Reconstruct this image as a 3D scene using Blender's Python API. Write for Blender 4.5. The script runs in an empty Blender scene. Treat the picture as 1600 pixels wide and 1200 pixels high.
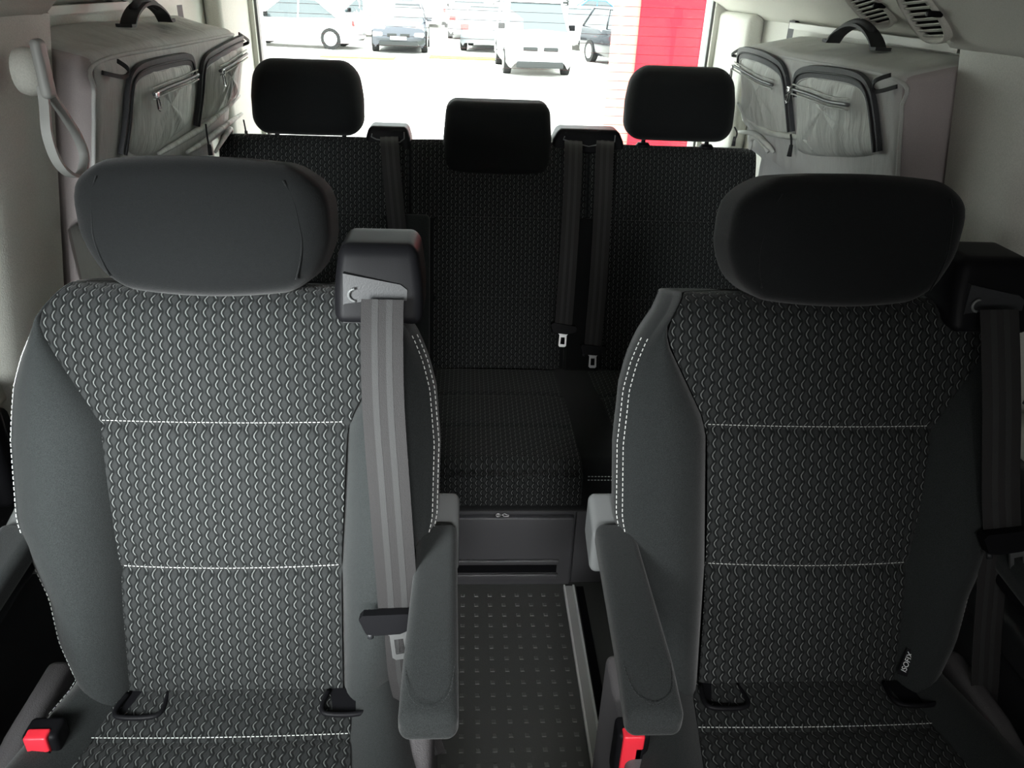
import bpy, bmesh, math, random
from mathutils import Vector, Matrix
random.seed(4)
PI = math.pi
C = bpy.context.scene.collection
sc = bpy.context.scene
V3 = Vector

# ------------------------------------------------------------------ camera
F = 1202.0
yv = V3((-67, 630, -F)).normalized()
xv = V3((1, -0.01, (-67 - 6.3) / F)).normalized()
zv = xv.cross(yv)
CAM = V3((-0.06, 0, 1.30))
Rm = Matrix((xv, yv, zv))
cd = bpy.data.cameras.new('camera'); cam = bpy.data.objects.new('camera', cd); C.objects.link(cam)
cd.sensor_width = 36; cd.lens = 36 * F / 1600; cd.clip_start = 0.02; cd.clip_end = 300
cam.matrix_world = Matrix.Translation(CAM) @ Rm.to_4x4()
sc.camera = cam
# ------------------------------------------------------------------ light and exposure
sc.view_settings.view_transform = 'Standard'; sc.view_settings.look = 'None'
sc.view_settings.gamma = 1; sc.view_settings.use_curve_mapping = False
sc.view_settings.exposure = 0.0
w = bpy.data.worlds.new('sky'); sc.world = w; w.use_nodes = True
bg = w.node_tree.nodes['Background']; bg.inputs[0].default_value = (0.95, 0.98, 1.0, 1); bg.inputs[1].default_value = 9.0
def sun(direction, strength, angle):
    l = bpy.data.lights.new('sun', 'SUN'); l.energy = strength; l.angle = math.radians(angle); l.color = (1, .97, .92)
    o = bpy.data.objects.new('sun', l); C.objects.link(o); o.rotation_euler = V3(direction).to_track_quat('-Z', 'Y').to_euler()
    o.location = (0, 8, 9)
def area(name, loc, target, sx, sy, power, spread=180, col=(1, 1, 1)):
    l = bpy.data.lights.new(name, 'AREA'); l.shape = 'RECTANGLE'; l.size = sx; l.size_y = sy; l.energy = power
    l.spread = math.radians(spread); l.color = col
    o = bpy.data.objects.new(name, l); C.objects.link(o); o.location = loc
    o.rotation_euler = (V3(target) - V3(loc)).to_track_quat('-Z', 'Y').to_euler()
sun((0.50, -0.22, -0.84), 7.0, 2)
area('side_window_daylight', (-0.785, 0.02, 1.06), (-0.44, 0.92, 0.72), 0.5, 0.42, 12.5, 58, (.95, 1.0, 1.0))
area('cabin_fill', (-0.2, -0.75, 1.1), (0.0, 1.2, 1.42), 1.1, 0.35, 3.4, 120, (1.0, 1.0, .97))  # added fill lamp aimed upward, brightens the ceiling and upper walls
area('aisle_fill', (0.0, -0.70, 1.30), (0.03, 1.25, 0.30), 0.35, 0.12, 1.5, 42, (1, 1, 1))  # added narrow lamp down the aisle, stands in for light from the windscreen

# ------------------------------------------------------------------ measuring: a ray of the photo cut with a plane of the van
def ray(px, py): return Rm @ V3((px - 800, 600 - py, -F))
def aX(px, py, X): r = ray(px, py); return CAM + r * ((X - CAM.x) / r.x)
def aY(px, py, Y): r = ray(px, py); return CAM + r * (Y / r.y)
def aZ(px, py, Z): r = ray(px, py); return CAM + r * ((Z - CAM.z) / r.z)
def aP(px, py, o, n):
    r = ray(px, py); return CAM + r * ((V3(o) - CAM).dot(n) / r.dot(n))

# ------------------------------------------------------------------ materials
class N:
    def __init__(s, nt, sock): s.nt, s.k = nt, sock
    def op(s, o, *a, **kw):
        n = s.nt.nodes.new('ShaderNodeMath'); n.operation = o
        for i, v in enumerate((s,) + a):
            if isinstance(v, N): s.nt.links.new(v.k, n.inputs[i])
            else: n.inputs[i].default_value = v
        return N(s.nt, n.outputs[0])
    def __add__(s, b): return s.op('ADD', b)
    def __sub__(s, b): return s.op('SUBTRACT', b)
    def __mul__(s, b): return s.op('MULTIPLY', b)
    def __truediv__(s, b): return s.op('DIVIDE', b)
    def fract(s): return s.op('FRACT')
    def abs(s): return s.op('ABSOLUTE')
    def step(s, a, b):  # smooth 0..1
        n = s.nt.nodes.new('ShaderNodeMapRange'); n.interpolation_type = 'SMOOTHSTEP'
        s.nt.links.new(s.k, n.inputs[0]); n.inputs[1].default_value = a; n.inputs[2].default_value = b
        return N(s.nt, n.outputs[0])
def mixc(nt, fac, a, b):
    n = nt.nodes.new('ShaderNodeMix'); n.data_type = 'RGBA'
    nt.links.new(fac.k, n.inputs[0])
    for i, v in ((6, a), (7, b)):
        if isinstance(v, tuple): n.inputs[i].default_value = (*v, 1)
        else: nt.links.new(v, n.inputs[i])
    return n.outputs[2]
def mat(name, col, rough=.6, metal=0, bump=0, scale=400, var=0, vscale=3, sheen=0, spec=.5, emit=None, coat=0, stretch=None, bump2=0, scale2=12):
    m = bpy.data.materials.new(name); m.use_nodes = True; nt = m.node_tree; b = nt.nodes['Principled BSDF']
    b.inputs['Base Color'].default_value = (*col, 1); b.inputs['Roughness'].default_value = rough
    b.inputs['Metallic'].default_value = metal; b.inputs['Specular IOR Level'].default_value = spec
    b.inputs['Sheen Weight'].default_value = sheen; b.inputs['Sheen Roughness'].default_value = .4; b.inputs['Coat Weight'].default_value = coat
    if emit: b.inputs['Emission Color'].default_value = (*emit[0], 1); b.inputs['Emission Strength'].default_value = emit[1]
    tc = nt.nodes.new('ShaderNodeTexCoord'); src = tc.outputs['Object']
    if stretch:
        mp = nt.nodes.new('ShaderNodeMapping'); mp.inputs['Scale'].default_value = stretch; nt.links.new(src, mp.inputs[0]); src = mp.outputs[0]
    h = None
    def noise(sca, det=2):
        n = nt.nodes.new('ShaderNodeTexNoise'); n.inputs['Scale'].default_value = sca; n.inputs['Detail'].default_value = det
        nt.links.new(src, n.inputs['Vector']); return N(nt, n.outputs[0])
    if bump or var:
        n1 = noise(scale)
        if var: nt.links.new(mixc(nt, n1.step(.3, .7), tuple(c * (1 - var) for c in col), tuple(min(1, c * (1 + var)) for c in col)), b.inputs['Base Color'])
    if bump:
        h = n1 * bump
    if bump2:
        h2 = noise(scale2, 3) * bump2; h = h + h2 if h else h2
    if h:
        bp = nt.nodes.new('ShaderNodeBump'); bp.inputs['Distance'].default_value = .01; bp.inputs['Strength'].default_value = 1
        nt.links.new(h.k, bp.inputs['Height']); nt.links.new(bp.outputs[0], b.inputs['Normal'])
    return m
def woven(name, base, body, thread, wc=.0115, hc=.0145, A=.24):
    m = bpy.data.materials.new(name); m.use_nodes = True; nt = m.node_tree; b = nt.nodes['Principled BSDF']
    uv = nt.nodes.new('ShaderNodeUVMap'); sp = nt.nodes.new('ShaderNodeSeparateXYZ'); nt.links.new(uv.outputs[0], sp.inputs[0])
    u = N(nt, sp.outputs[0]) / wc; v = N(nt, sp.outputs[1]) / hc
    k = (u + .5).op('FLOOR'); par = (k * .5).fract()            # 0 or .5
    ph = (v + par).fract()
    tri = (ph * 2 - 1).abs()                                    # 1..0..1
    tri = (tri - .5).op('MULTIPLY', 1.5).op('MAXIMUM', -.5).op('MINIMUM', .5)
    dist = (u - k - tri * (2 * A)).abs()
    line = dist.step(.17, .09)
    lit = (ph - .5).step(-.42, -.25) * (ph - .5).step(.47, .3)
    thr = dist.step(.10, .035) * lit
    # padded body of each cell: centre between lines
    dk = dist.step(.16, .42)
    fine = nt.nodes.new('ShaderNodeTexNoise'); fine.inputs['Scale'].default_value = 900
    nt.links.new(uv.outputs[0], fine.inputs['Vector'])
    c1 = mixc(nt, dk, base, body); c2 = mixc(nt, thr, c1, thread)
    nt.links.new(c2, b.inputs['Base Color'])
    b.inputs['Roughness'].default_value = .85; b.inputs['Sheen Weight'].default_value = .06; b.inputs['Specular IOR Level'].default_value = .15
    h = dk * .05 + thr * .06 + N(nt, fine.outputs[0]) * .03
    bp = nt.nodes.new('ShaderNodeBump'); bp.inputs['Distance'].default_value = .015; nt.links.new(h.k, bp.inputs['Height']); nt.links.new(bp.outputs[0], b.inputs['Normal'])
    return m
M = {}
M['woven'] = woven('woven_seat_fabric', (.004, .0048, .0048), (.019, .0205, .0205), (.13, .138, .134), .0108, .0165, .15)
M['fabric'] = mat('plain_seat_fabric', (.019, .0215, .0215), .95, bump=.05, scale=1100, var=.35, sheen=.15, spec=.2)
M['headrest'] = mat('headrest_fabric', (.006, .0067, .007), .95, bump=.05, scale=1100, var=.3, sheen=.10, spec=.2)
M['thread'] = mat('stitch_thread', (.55, .56, .54), .8)
M['black'] = mat('black_plastic', (.006, .006, .007), .5, spec=.10, bump=.01, scale=700)
M['dark'] = mat('dark_grey_plastic', (.018, .019, .021), .5, bump=.02, scale=500)
M['cover'] = mat('seat_side_cover_plastic', (.085, .08, .083), .6, bump=.08, scale=600)
M['cap'] = mat('grey_cap_plastic', (.13, .135, .135), .45, bump=.02, scale=500)
M['belt'] = mat('belt_webbing', (.0085, .0074, .0076), .75, bump=.05, scale=900, sheen=.2)
M['metal'] = mat('brushed_metal', (.55, .56, .56), .35, 1, bump=.01, scale=300)
M['chrome'] = mat('chrome', (.7, .7, .7), .2, 1)
M['benchp'] = mat('bench_base_plastic', (.075, .075, .08), .5, bump=.02, scale=500)
M['red'] = mat('red_button', (.8, .03, .05), .4)
M['trim'] = mat('grey_interior_trim', (.6, .6, .55), .7, bump=.05, scale=450, var=.06)
M['trimlight'] = mat('pale_rail_plastic', (.55, .55, .5), .5)
M['liner'] = mat('headliner_fabric', (.58, .575, .52), .95, bump=.05, scale=600, var=.05)
M['rubber'] = mat('floor_rubber', (.075, .078, .075), .6, bump=.02, scale=300)
M['stud'] = mat('floor_stud_rubber', (.115, .118, .115), .35)
M['alu'] = mat('anodised_rail', (.95, .96, .95), .5, 0, bump=.01, scale=60, stretch=(20, .5, 1))
M['rail_mid'] = mat('rail_channel', (.5, .51, .5), .5, 0)
M['bag'] = mat('grey_bag_cloth', (.56, .565, .55), .8, bump=.03, scale=900, var=.05, bump2=.8, scale2=13, stretch=(1, 1.5, .6))
M['bagside'] = mat('mauve_grey_bag_cloth', (.42, .375, .375), .85, bump=.03, scale=900, var=.05, bump2=.2, scale2=6)
M['bagpocket'] = mat('pocket_cloth', (.62, .635, .6), .7, bump=.02, scale=900, bump2=1.5, scale2=14, stretch=(1, 1.8, .5))
M['zip'] = mat('zip_tape', (.045, .047, .052), .6, bump=.1, scale=500)
M['webdark'] = mat('dark_webbing', (.02, .02, .022), .7, bump=.05, scale=800)
M['strap'] = mat('pale_grey_rubber_strap', (.33, .335, .32), .5)
M['white'] = mat('white_print', (.75, .75, .75), .6)
M['asphalt'] = mat('sunlit_concrete_ground', (.62, .60, .56), .9, bump=.3, scale=40, var=.08)
M['wcar'] = mat('white_car_paint', (.8, .8, .8), .3, coat=.5)
M['scar'] = mat('silver_car_paint', (.2, .215, .23), .3, .3, coat=.5)
M['dcar'] = mat('dark_car_paint', (.016, .018, .025), .25, .3, coat=.6)
M['gcar'] = mat('graphite_car_paint', (.05, .055, .07), .25, .3, coat=.6)
M['bcar'] = mat('blue_paint', (.03, .25, .75), .3, coat=.5)
M['carglass'] = mat('car_window_glass', (.05, .065, .07), .12, spec=.8)
M['tyre'] = mat('tyre_rubber', (.012, .012, .012), .8)
M['rim'] = mat('wheel_rim', (.5, .5, .5), .3, .7)
M['tail'] = mat('red_tail_light', (.7, .03, .03), .3)
M['lamp'] = mat('clear_head_light', (.6, .62, .65), .15)
M['redwall'] = mat('red_painted_column', (.7, .018, .03), .6, spec=.05)
M['redsun'] = mat('red_column_painted_sun', (.55, .20, .17), .6, spec=.05)  # column red made paler: sunlight on the left face put into the colour
M['mauve'] = mat('mauve_wall', (.16, .12, .15), .8)
M['fence'] = mat('dark_fence_metal', (.018, .02, .02), .6)
M['grass'] = mat('dry_grass', (.20, .22, .06), .9, bump=.5, scale=30, var=.3)
def glassmat():
    m = bpy.data.materials.new('rear_window_glass'); m.use_nodes = True; nt = m.node_tree; nt.nodes.remove(nt.nodes['Principled BSDF'])
    out = nt.nodes['Material Output']; t = nt.nodes.new('ShaderNodeBsdfTransparent'); g = nt.nodes.new('ShaderNodeBsdfGlossy'); mx = nt.nodes.new('ShaderNodeMixShader')
    t.inputs[0].default_value = (.93, .97, .95, 1); g.inputs['Roughness'].default_value = .02; mx.inputs[0].default_value = .04
    nt.links.new(t.outputs[0], mx.inputs[1]); nt.links.new(g.outputs[0], mx.inputs[2]); nt.links.new(mx.outputs[0], out.inputs[0]); return m
M['glass'] = glassmat()

# ------------------------------------------------------------------ object helpers (vertices are given in world space; the thing's base is subtracted)
ORG = {}
def thing(name, label, cat, loc=(0, 0, 0), group=None):
    o = bpy.data.objects.new(name, None); C.objects.link(o); o.location = loc; o.empty_display_size = .05
    o['label'] = label; o['category'] = cat
    if group: o['group'] = group
    ORG[o.name] = V3(loc); return o
def tag(o, label, cat, group=None):
    o['label'] = label; o['category'] = cat
    if group: o['group'] = group
    return o
def obj(name, vs, fs, m, parent=None, uvs=None, smooth=True, kind=None, label=None, sharp=None):
    org = ORG.get(parent.name, V3((0, 0, 0))) if parent else V3((0, 0, 0))
    me = bpy.data.meshes.new(name); me.from_pydata([tuple(V3(v) - org) for v in vs], [], fs)
    if uvs:
        ul = me.uv_layers.new(name='UVMap')
        for l in me.loops: ul.data[l.index].uv = uvs[l.vertex_index]
    me.materials.append(M[m] if isinstance(m, str) else m)
    if smooth:
        for p in me.polygons: p.use_smooth = True
        if sharp:
            bm = bmesh.new(); bm.from_mesh(me)
            for e in bm.edges:
                if len(e.link_faces) == 2 and e.calc_face_angle(0) > math.radians(sharp): e.smooth = False
            bm.to_mesh(me); bm.free()
    o = bpy.data.objects.new(name, me); C.objects.link(o)
    if parent: o.parent = parent; ORG[o.name] = org
    if kind: o['kind'] = kind
    if label: o['label'] = label
    return o
def struct(name, vs, fs, m, parent=None, **k):
    return obj(name, vs, fs, m, parent, kind=None if parent else 'structure', **k)
class MB:
    def __init__(s): s.v = []; s.f = []
    def add(s, vs, fs):
        n = len(s.v); s.v += [V3(v) for v in vs]; s.f += [tuple(i + n for i in f) for f in fs]; return s
    def box(s, lo, hi, m=None):
        x0, y0, z0 = lo; x1, y1, z1 = hi
        vs = [V3(p) for p in ((x0,y0,z0),(x1,y0,z0),(x1,y1,z0),(x0,y1,z0),(x0,y0,z1),(x1,y0,z1),(x1,y1,z1),(x0,y1,z1))]
        if m: vs = [m @ v for v in vs]
        return s.add(vs, [(0,3,2,1),(4,5,6,7),(0,1,5,4),(1,2,6,5),(2,3,7,6),(3,0,4,7)])
    def rbox(s, lo, hi, r, n=4, fn=None, k=5):
        lo, hi = V3(lo), V3(hi); c = (lo + hi) / 2; h = (hi - lo) / 2; r = min(r, *(h * .999))
        idx = {}; vs = []; fs = []
        def co(i, hh):   # dense near edges
            if i < n: return -hh + r * (1 - math.cos(PI / 2 * i / n)) * 1.0 if False else -hh + r * i / n
            if i > n + k: return hh - r * (2 * n + k - i) / n
            return -hh + r + (2 * hh - 2 * r) * (i - n) / k
        T = 2 * n + k
        def vert(i, j, l):
            key = (i, j, l)
            if key in idx: return idx[key]
            p = V3((co(i, h.x), co(j, h.y), co(l, h.z)))
            q = V3([max(-h[a] + r, min(h[a] - r, p[a])) for a in range(3)]); d = p - q
            if d.length > 1e-9: p = q + d.normalized() * r * 1.0 if True else p
            p = p + c
            if fn: p = fn(p, V3([(p[a] - c[a]) / h[a] for a in range(3)]))
            idx[key] = len(vs); vs.append(p); return idx[key]
        for a in range(T):
            for b in range(T):
                fs += [(vert(a,b,0),vert(a,b+1,0),vert(a+1,b+1,0),vert(a+1,b,0)), (vert(a,b,T),vert(a+1,b,T),vert(a+1,b+1,T),vert(a,b+1,T)),
                       (vert(a,0,b),vert(a+1,0,b),vert(a+1,0,b+1),vert(a,0,b+1)), (vert(a,T,b),vert(a,T,b+1),vert(a+1,T,b+1),vert(a+1,T,b)),
                       (vert(0,a,b),vert(0,a,b+1),vert(0,a+1,b+1),vert(0,a+1,b)), (vert(T,a,b),vert(T,a+1,b),vert(T,a+1,b+1),vert(T,a,b+1))]
        return s.add(vs, fs)
    def tube(s, pts, r, n=8, cyc=False, flat=None):
        pts = [V3(p) for p in pts]; m = len(pts); rings = []; up = None
        for i in range(m):
            a = pts[(i - 1) % m] if (cyc or i) else pts[0]; b = pts[(i + 1) % m] if (cyc or i < m - 1) else pts[-1]
            t = (b - a).normalized()
            if up is None: up = t.orthogonal().normalized()
            up = (up - t * up.dot(t)).normalized(); si = t.cross(up)
            rr = r[i] if isinstance(r, (list, tuple)) else r
            rings.append([pts[i] + (up * math.cos(2*PI*k/n) + si * math.sin(2*PI*k/n)) * rr for k in range(n)])
        vs = [p for q in rings for p in q]; fs = []
        for i in range(m if cyc else m - 1):
            j = (i + 1) % m
            for k in range(n): fs.append((i*n+k, i*n+(k+1)%n, j*n+(k+1)%n, j*n+k))
        if not cyc: fs += [tuple(range(n))[::-1], tuple((m-1)*n+k for k in range(n))]
        return s.add(vs, fs)
    def strip(s, pts, side, w, t, nrm):
        """flat band along pts: width vector(s) side, thickness along nrm"""
        vs = []; m = len(pts)
        for i, p in enumerate(pts):
            p = V3(p); sd = V3(side[i] if isinstance(side, list) else side).normalized(); nn = V3(nrm[i] if isinstance(nrm, list) else nrm).normalized()
            ww = w[i] if isinstance(w, list) else w
            vs += [p - sd*ww/2 - nn*t/2, p + sd*ww/2 - nn*t/2, p + sd*ww/2 + nn*t/2, p - sd*ww/2 + nn*t/2]
        fs = [(0,1,2,3)[::-1], tuple((m-1)*4+k for k in range(4))]
        for i in range(m-1):
            for k in range(4): fs.append((i*4+k, i*4+(k+1)%4, i*4+4+(k+1)%4, i*4+4+k))
        return s.add(vs, fs)
    def prism(s, poly, d):
        """closed polygon (list of points) extruded by vector d"""
        d = V3(d); n = len(poly); vs = [V3(p) for p in poly] + [V3(p) + d for p in poly]
        return s.add(vs, [tuple(range(n))[::-1], tuple(range(n, 2*n))] + [(i, (i+1)%n, n+(i+1)%n, n+i) for i in range(n)])
    def build(s, name, m, parent=None, **k): return obj(name, s.v, s.f, m, parent, **k)
def grid(rows, uvrows=None):
    vs = [p for r in rows for p in r]; n = len(rows[0]); fs = []
    for i in range(len(rows)-1):
        for j in range(n-1): fs.append((i*n+j, i*n+j+1, (i+1)*n+j+1, (i+1)*n+j))
    return vs, fs, ([q for r in uvrows for q in r] if uvrows else None)
def catmull(P, n=6, cyc=False):
    P = [V3(p) for p in P]; out = []; m = len(P)
    for i in range(m if cyc else m-1):
        p0 = P[(i-1)%m] if (cyc or i) else P[0]; p1 = P[i]; p2 = P[(i+1)%m]; p3 = P[(i+2)%m] if (cyc or i < m-2) else P[-1]
        for k in range(n):
            t = k/n; out.append(.5*((2*p1)+(p2-p0)*t+(2*p0-5*p1+4*p2-p3)*t*t+(3*p1-p0-3*p2+p3)*t**3))
    if not cyc: out.append(P[-1])
    return out
def stitches(mb, path, ln=.0042, gap=.0028, r=.0007):
    path = [V3(p) for p in path]; d = [0]
    for a, b in zip(path, path[1:]): d.append(d[-1] + (b-a).length)
    def at(s):
        for i in range(len(path)-1):
            if d[i+1] >= s: 
                q = (s-d[i])/max(1e-9, d[i+1]-d[i]); return path[i].lerp(path[i+1], q)
        return path[-1]
    s = 0
    while s + ln < d[-1]:
        mb.tube([at(s), at(s+ln)], r, 4); s += ln + gap
    return mb
def lerp(tab, x):
    for (a, va), (b, vb) in zip(tab, tab[1:]):
        if x <= b:
            t = max(0, (x-a)/(b-a)); t = t*t*(3-2*t) if False else t
            return va + (vb-va)*t
    return tab[-1][1]
def dup(root, loc, label=None):
    r = root.copy(); C.objects.link(r); r.location = loc
    if label: r['label'] = label
    def rec(src, dst):
        for ch in list(src.children):
            c = ch.copy(); C.objects.link(c); c.parent = dst; rec(ch, c)
    rec(root, r); return r
def text(name, body, size, mtx, m, parent, shear=0):
    cu = bpy.data.curves.new(name, 'FONT'); cu.body = body; cu.size = size; cu.align_x = 'CENTER'; cu.align_y = 'CENTER'; cu.extrude = .0002; cu.shear = shear
    t = bpy.data.objects.new('tmp', cu); me = bpy.data.meshes.new_from_object(t); bpy.data.objects.remove(t)
    vs = [mtx @ v.co for v in me.vertices]; fs = [tuple(p.vertices) for p in me.polygons]
    return obj(name, vs, fs, m, parent, smooth=False)

# ================================================================== SETTING: van shell
fl = MB().box((-.82, -.8, -.03), (.82, 2.82, 0)).build('floor', 'rubber', kind='structure', smooth=False)
sb = MB()
for i in range(16):
    for j in range(26):
        x = .165 - .0322*i; y = 1.395 - .0322*j
        h = .0016; a = .0046
        sb.add([(x-a,y-a,0),(x+a,y-a,0),(x+a,y+a,0),(x-a,y+a,0),(x-a*.8,y-a*.8,h),(x+a*.8,y-a*.8,h),(x+a*.8,y+a*.8,h),(x-a*.8,y+a*.8,h)],
               [(4,5,6,7),(0,1,5,4),(1,2,6,5),(2,3,7,6),(3,0,4,7)])
sb.build('floor_studs', 'stud', fl, smooth=False, kind='stuff')
def side_wall(sg, name):
    X = sg*.80
    w_ = MB().box((min(X, X+sg*.02), -.3, -.03), (max(X, X+sg*.02), 2.82, .74))
    w_.box((min(X, X+sg*.02), 2.05, .74), (max(X, X+sg*.02), 2.82, 1.30))
    o = w_.build(name, 'trim', kind='structure', smooth=False)
    return o
# lower walls dark; upper rear pieces pale
for sg, nm in ((-1, 'wall_left'), (1, 'wall_right')):
    a, b = sorted((sg*.80, sg*.83))
    wl = MB().box((a, -.6, -.03), (b, 2.82, .72)).build(nm, 'dark', kind='structure', smooth=False)
    a3, b3 = sorted((sg*.835, sg*.86)); MB().box((a3, -.83, .60), (b3, 2.86, 1.50)).build('light_blocker', 'dark', wl, smooth=False)  # unseen box added to stop sky light leaking past the wall
    # door inner panel with armrest ledge, dark
    a2, b2 = sorted((sg*.765, sg*.80))
    MB().rbox((a2, .30, .06), (b2, 1.22, .70), .015, 2).build('door_panel', 'dark', wl)
    MB().rbox((min(sg*.80, sg*.735), .35, .44), (max(sg*.80, sg*.735), 1.05, .50), .012, 2).build('door_armrest', 'dark', wl)
    # sill trim below side window
    MB().rbox((min(sg*.80, sg*.76), .30, .70), (max(sg*.80, sg*.76), 1.24, .745), .01, 2).build('window_sill', 'trimlight', wl)
    # rear quarter panel behind the bag, and tail part up to the rear window
    MB().box((a, 2.10, .70), (b, 2.82, 1.36)).build('quarter_panel', 'trim', wl, smooth=False)
    MB().box((a, 1.30, .70), (b, 2.10, .80)).build('quarter_ledge', 'trim', wl, smooth=False)
# pillars between the sliding door and the rear side window: shaped pale trim panel
def pillar(sg, name, y0, y1, xi0):
    rows = []
    for z in [.66, .72, .8, .9, 1.0, 1.1, 1.18, 1.23, 1.236]:
        t = (z-.66)/.57
        xi = sg*(xi0 + .16*(1.2-z))
        y0z = y0 + .13*t*0 ; y1z = y1 + .02*t
        prof = [(sg*.83, y0z-.04), (xi+sg*.05, y0z-.03), (xi+sg*.03, y0z-.012), (xi+sg*.008, y0z+.012), (xi, y0z+.04), (xi, y0z+.12), (xi+sg*.002, y1z-.01), (xi+sg*.01, y1z), (sg*.84, y1z)]
        rows.append([V3((x, y, z)) for x, y in prof])
    vs, fs, _ = grid(rows)
    return struct(name, vs, fs, 'trim', sharp=50)
pillar(-1, 'trim_1', 1.06, 1.262, .672); pillar(1, 'trim_2', 1.055, 1.235, .695)
# ceiling : loft with side ducts
def ceil_prof(y):
    t = min(1, max(0, (y-1.25)/.20)); b = 1 - t*t*(3-2*t); out = []
    for x, z in CP:
        sg = -1 if x < 0 else 1; x = abs(x)
        if x > .46: x -= b*(.105 if sg > 0 else .128)*(x-.46)/.34
        out.append((sg*x, z + b*.004*(x > .46)))
    return out
CP = [(1.0, 1.29), (.90, 1.265), (.80, 1.232), (.793, 1.231), (.775, 1.243), (.745, 1.262), (.69, 1.295), (.62, 1.325), (.54, 1.345), (.46, 1.357), (.3, 1.368), (0, 1.375)]
CP = [(-x, z) for x, z in CP] + CP[-2::-1]
rows = [[V3((x, y, z)) for x, z in ceil_prof(y)] for y in [-.81, -.2, .3, .8, 1.1, 1.25, 1.29, 1.33, 1.37, 1.41, 1.45, 1.7, 2.0, 2.3, 2.5, 2.65, 2.75]]
# the duct stands a little proud between the pillars and the tail
vs, fs, _ = grid(rows)
from mathutils.bvhtree import BVHTree
CEIL = BVHTree.FromPolygons(vs, fs)
vs2 = vs + [v + V3((0, 0, .05)) for v in vs]; n = len(vs)
ceil = struct('ceiling', vs2, [f[::-1] for f in fs] + [tuple(i+n for i in f) for f in fs], 'liner')
# window header rails above the bags
for sg, nm in ((-1, 'trim_5'), (1, 'trim_6')):
    mb = MB()
    a, b = sorted((sg*.762, sg*.80))
    mb.box((a, 1.37, 1.222), (b, 2.14, 1.236)); 
    rail = mb.build(nm, 'trimlight', kind='structure', smooth=False)
    a, b = sorted((sg*.772, sg*.80)); MB().box((a, 1.37, 1.196), (b, 2.13, 1.222)).build('blind_slot', 'trim', rail, smooth=False)
    MB().box((a, 2.13, 1.17), (b, 2.17, 1.24)).build('end_stop', 'black', rail, smooth=False)
# side windows behind the bags (privacy glass, frame)
for sg, nm in ((-1, 'window_2'), (1, 'window_3')):
    a, b = sorted((sg*.822, sg*.828))
    MB().box((a, 1.36, .80), (b, 2.10, 1.20)).build(nm, 'carglass', kind='structure', smooth=False)
# sliding door frames near the camera on both sides
for sg, nm in ((-1, 'door_1'), (1, 'door_2')):
    a, b = sorted((sg*.80, sg*.83)); d = MB().box((a, 1.04, .72), (b, 1.13, 1.24)).build(nm, 'trim', kind='structure', smooth=False)
    a, b = sorted((sg*.79, sg*.815)); MB().box((a, 1.13, .72), (b, 1.142, 1.24)).build('door_seal', 'black', d, smooth=False)
    MB().rbox((min(sg*.74, sg*.78), .98, .56), (max(sg*.74, sg*.78), 1.03, .76), .018, 3).build('door_handle', 'black', d)
    a, b = sorted((sg*.82, sg*.83)); MB().box((a, .35, .74), (b, 1.04, 1.24)).build('pane', 'carglass', d, smooth=False)
# cabin front behind the camera: unseen opaque wall and panes added to block daylight
MB().box((-.83, -.83, 0), (.83, -.80, 1.42)).build('front_blocker', 'dark', kind='structure', smooth=False)
MB().box((-.83, -.80, .70), (-.80, .36, 1.25)).build('blocker_pane_left', 'carglass', kind='structure', smooth=False)
MB().box((.80, -.80, .70), (.83, .36, 1.25)).build('blocker_pane_right', 'carglass', kind='structure', smooth=False)
# tail: rear window frame, glass, heater wires, lower panel
tw = MB()
for sg in (-1, 1):
    a, b = sorted((sg*.735, sg*.83)); tw.box((a, 2.72, .70), (b, 2.84, 1.40))
tw.box((-.74, 2.72, 1.32), (.74, 2.84, 1.44)).box((-.74, 2.72, .0), (.74, 2.84, .72))
tail = tw.build('wall_back', 'trim', kind='structure', smooth=False)
for sg in (-1, 1):
    a, b = sorted((sg*.75, sg*.80)); MB().rbox((a, 2.42, .70), (b, 2.74, 1.245), .02, 3).build('pillar_cover', 'trim', tail)
    a, b = sorted((sg*.727, sg*.737)); MB().box((a, 2.735, .70), (b, 2.76, 1.33)).build('window_seal', 'cap', tail, smooth=False)
gl = MB().box((-.735, 2.78, .72), (.735, 2.784, 1.33)).build('window_1', 'glass', kind='structure', smooth=False)
M['wire'] = mat('heater_wire', (.12, .03, .03), .5)
for i in range(20):
    z = .76 + .0285*i
    MB().box((-.72, 2.777, z-.0006), (.72, 2.7785, z+.0006)).build('heater_wire', 'wire', gl, smooth=False)

# floor rail and its dark slot
r = thing('floor_rail', 'aluminium seat rail set in the dark floor beside the aisle', 'rail', (.197, .9, 0))
MB().box((.183, .3, 0), (.187, 1.42, .010)).box((.205, .3, 0), (.2095, 1.42, .010)).build('rail_edge', 'alu', r, smooth=False)
MB().box((.187, .3, 0), (.205, 1.42, .006)).build('rail_channel', 'rail_mid', r, smooth=False)
tag(MB().box((.214, .3, 0), (.232, 1.42, .004)).build('rail_cover', 'black', smooth=False), 'black rubber strip filling the slot beside the aluminium rail', 'strip')

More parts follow.
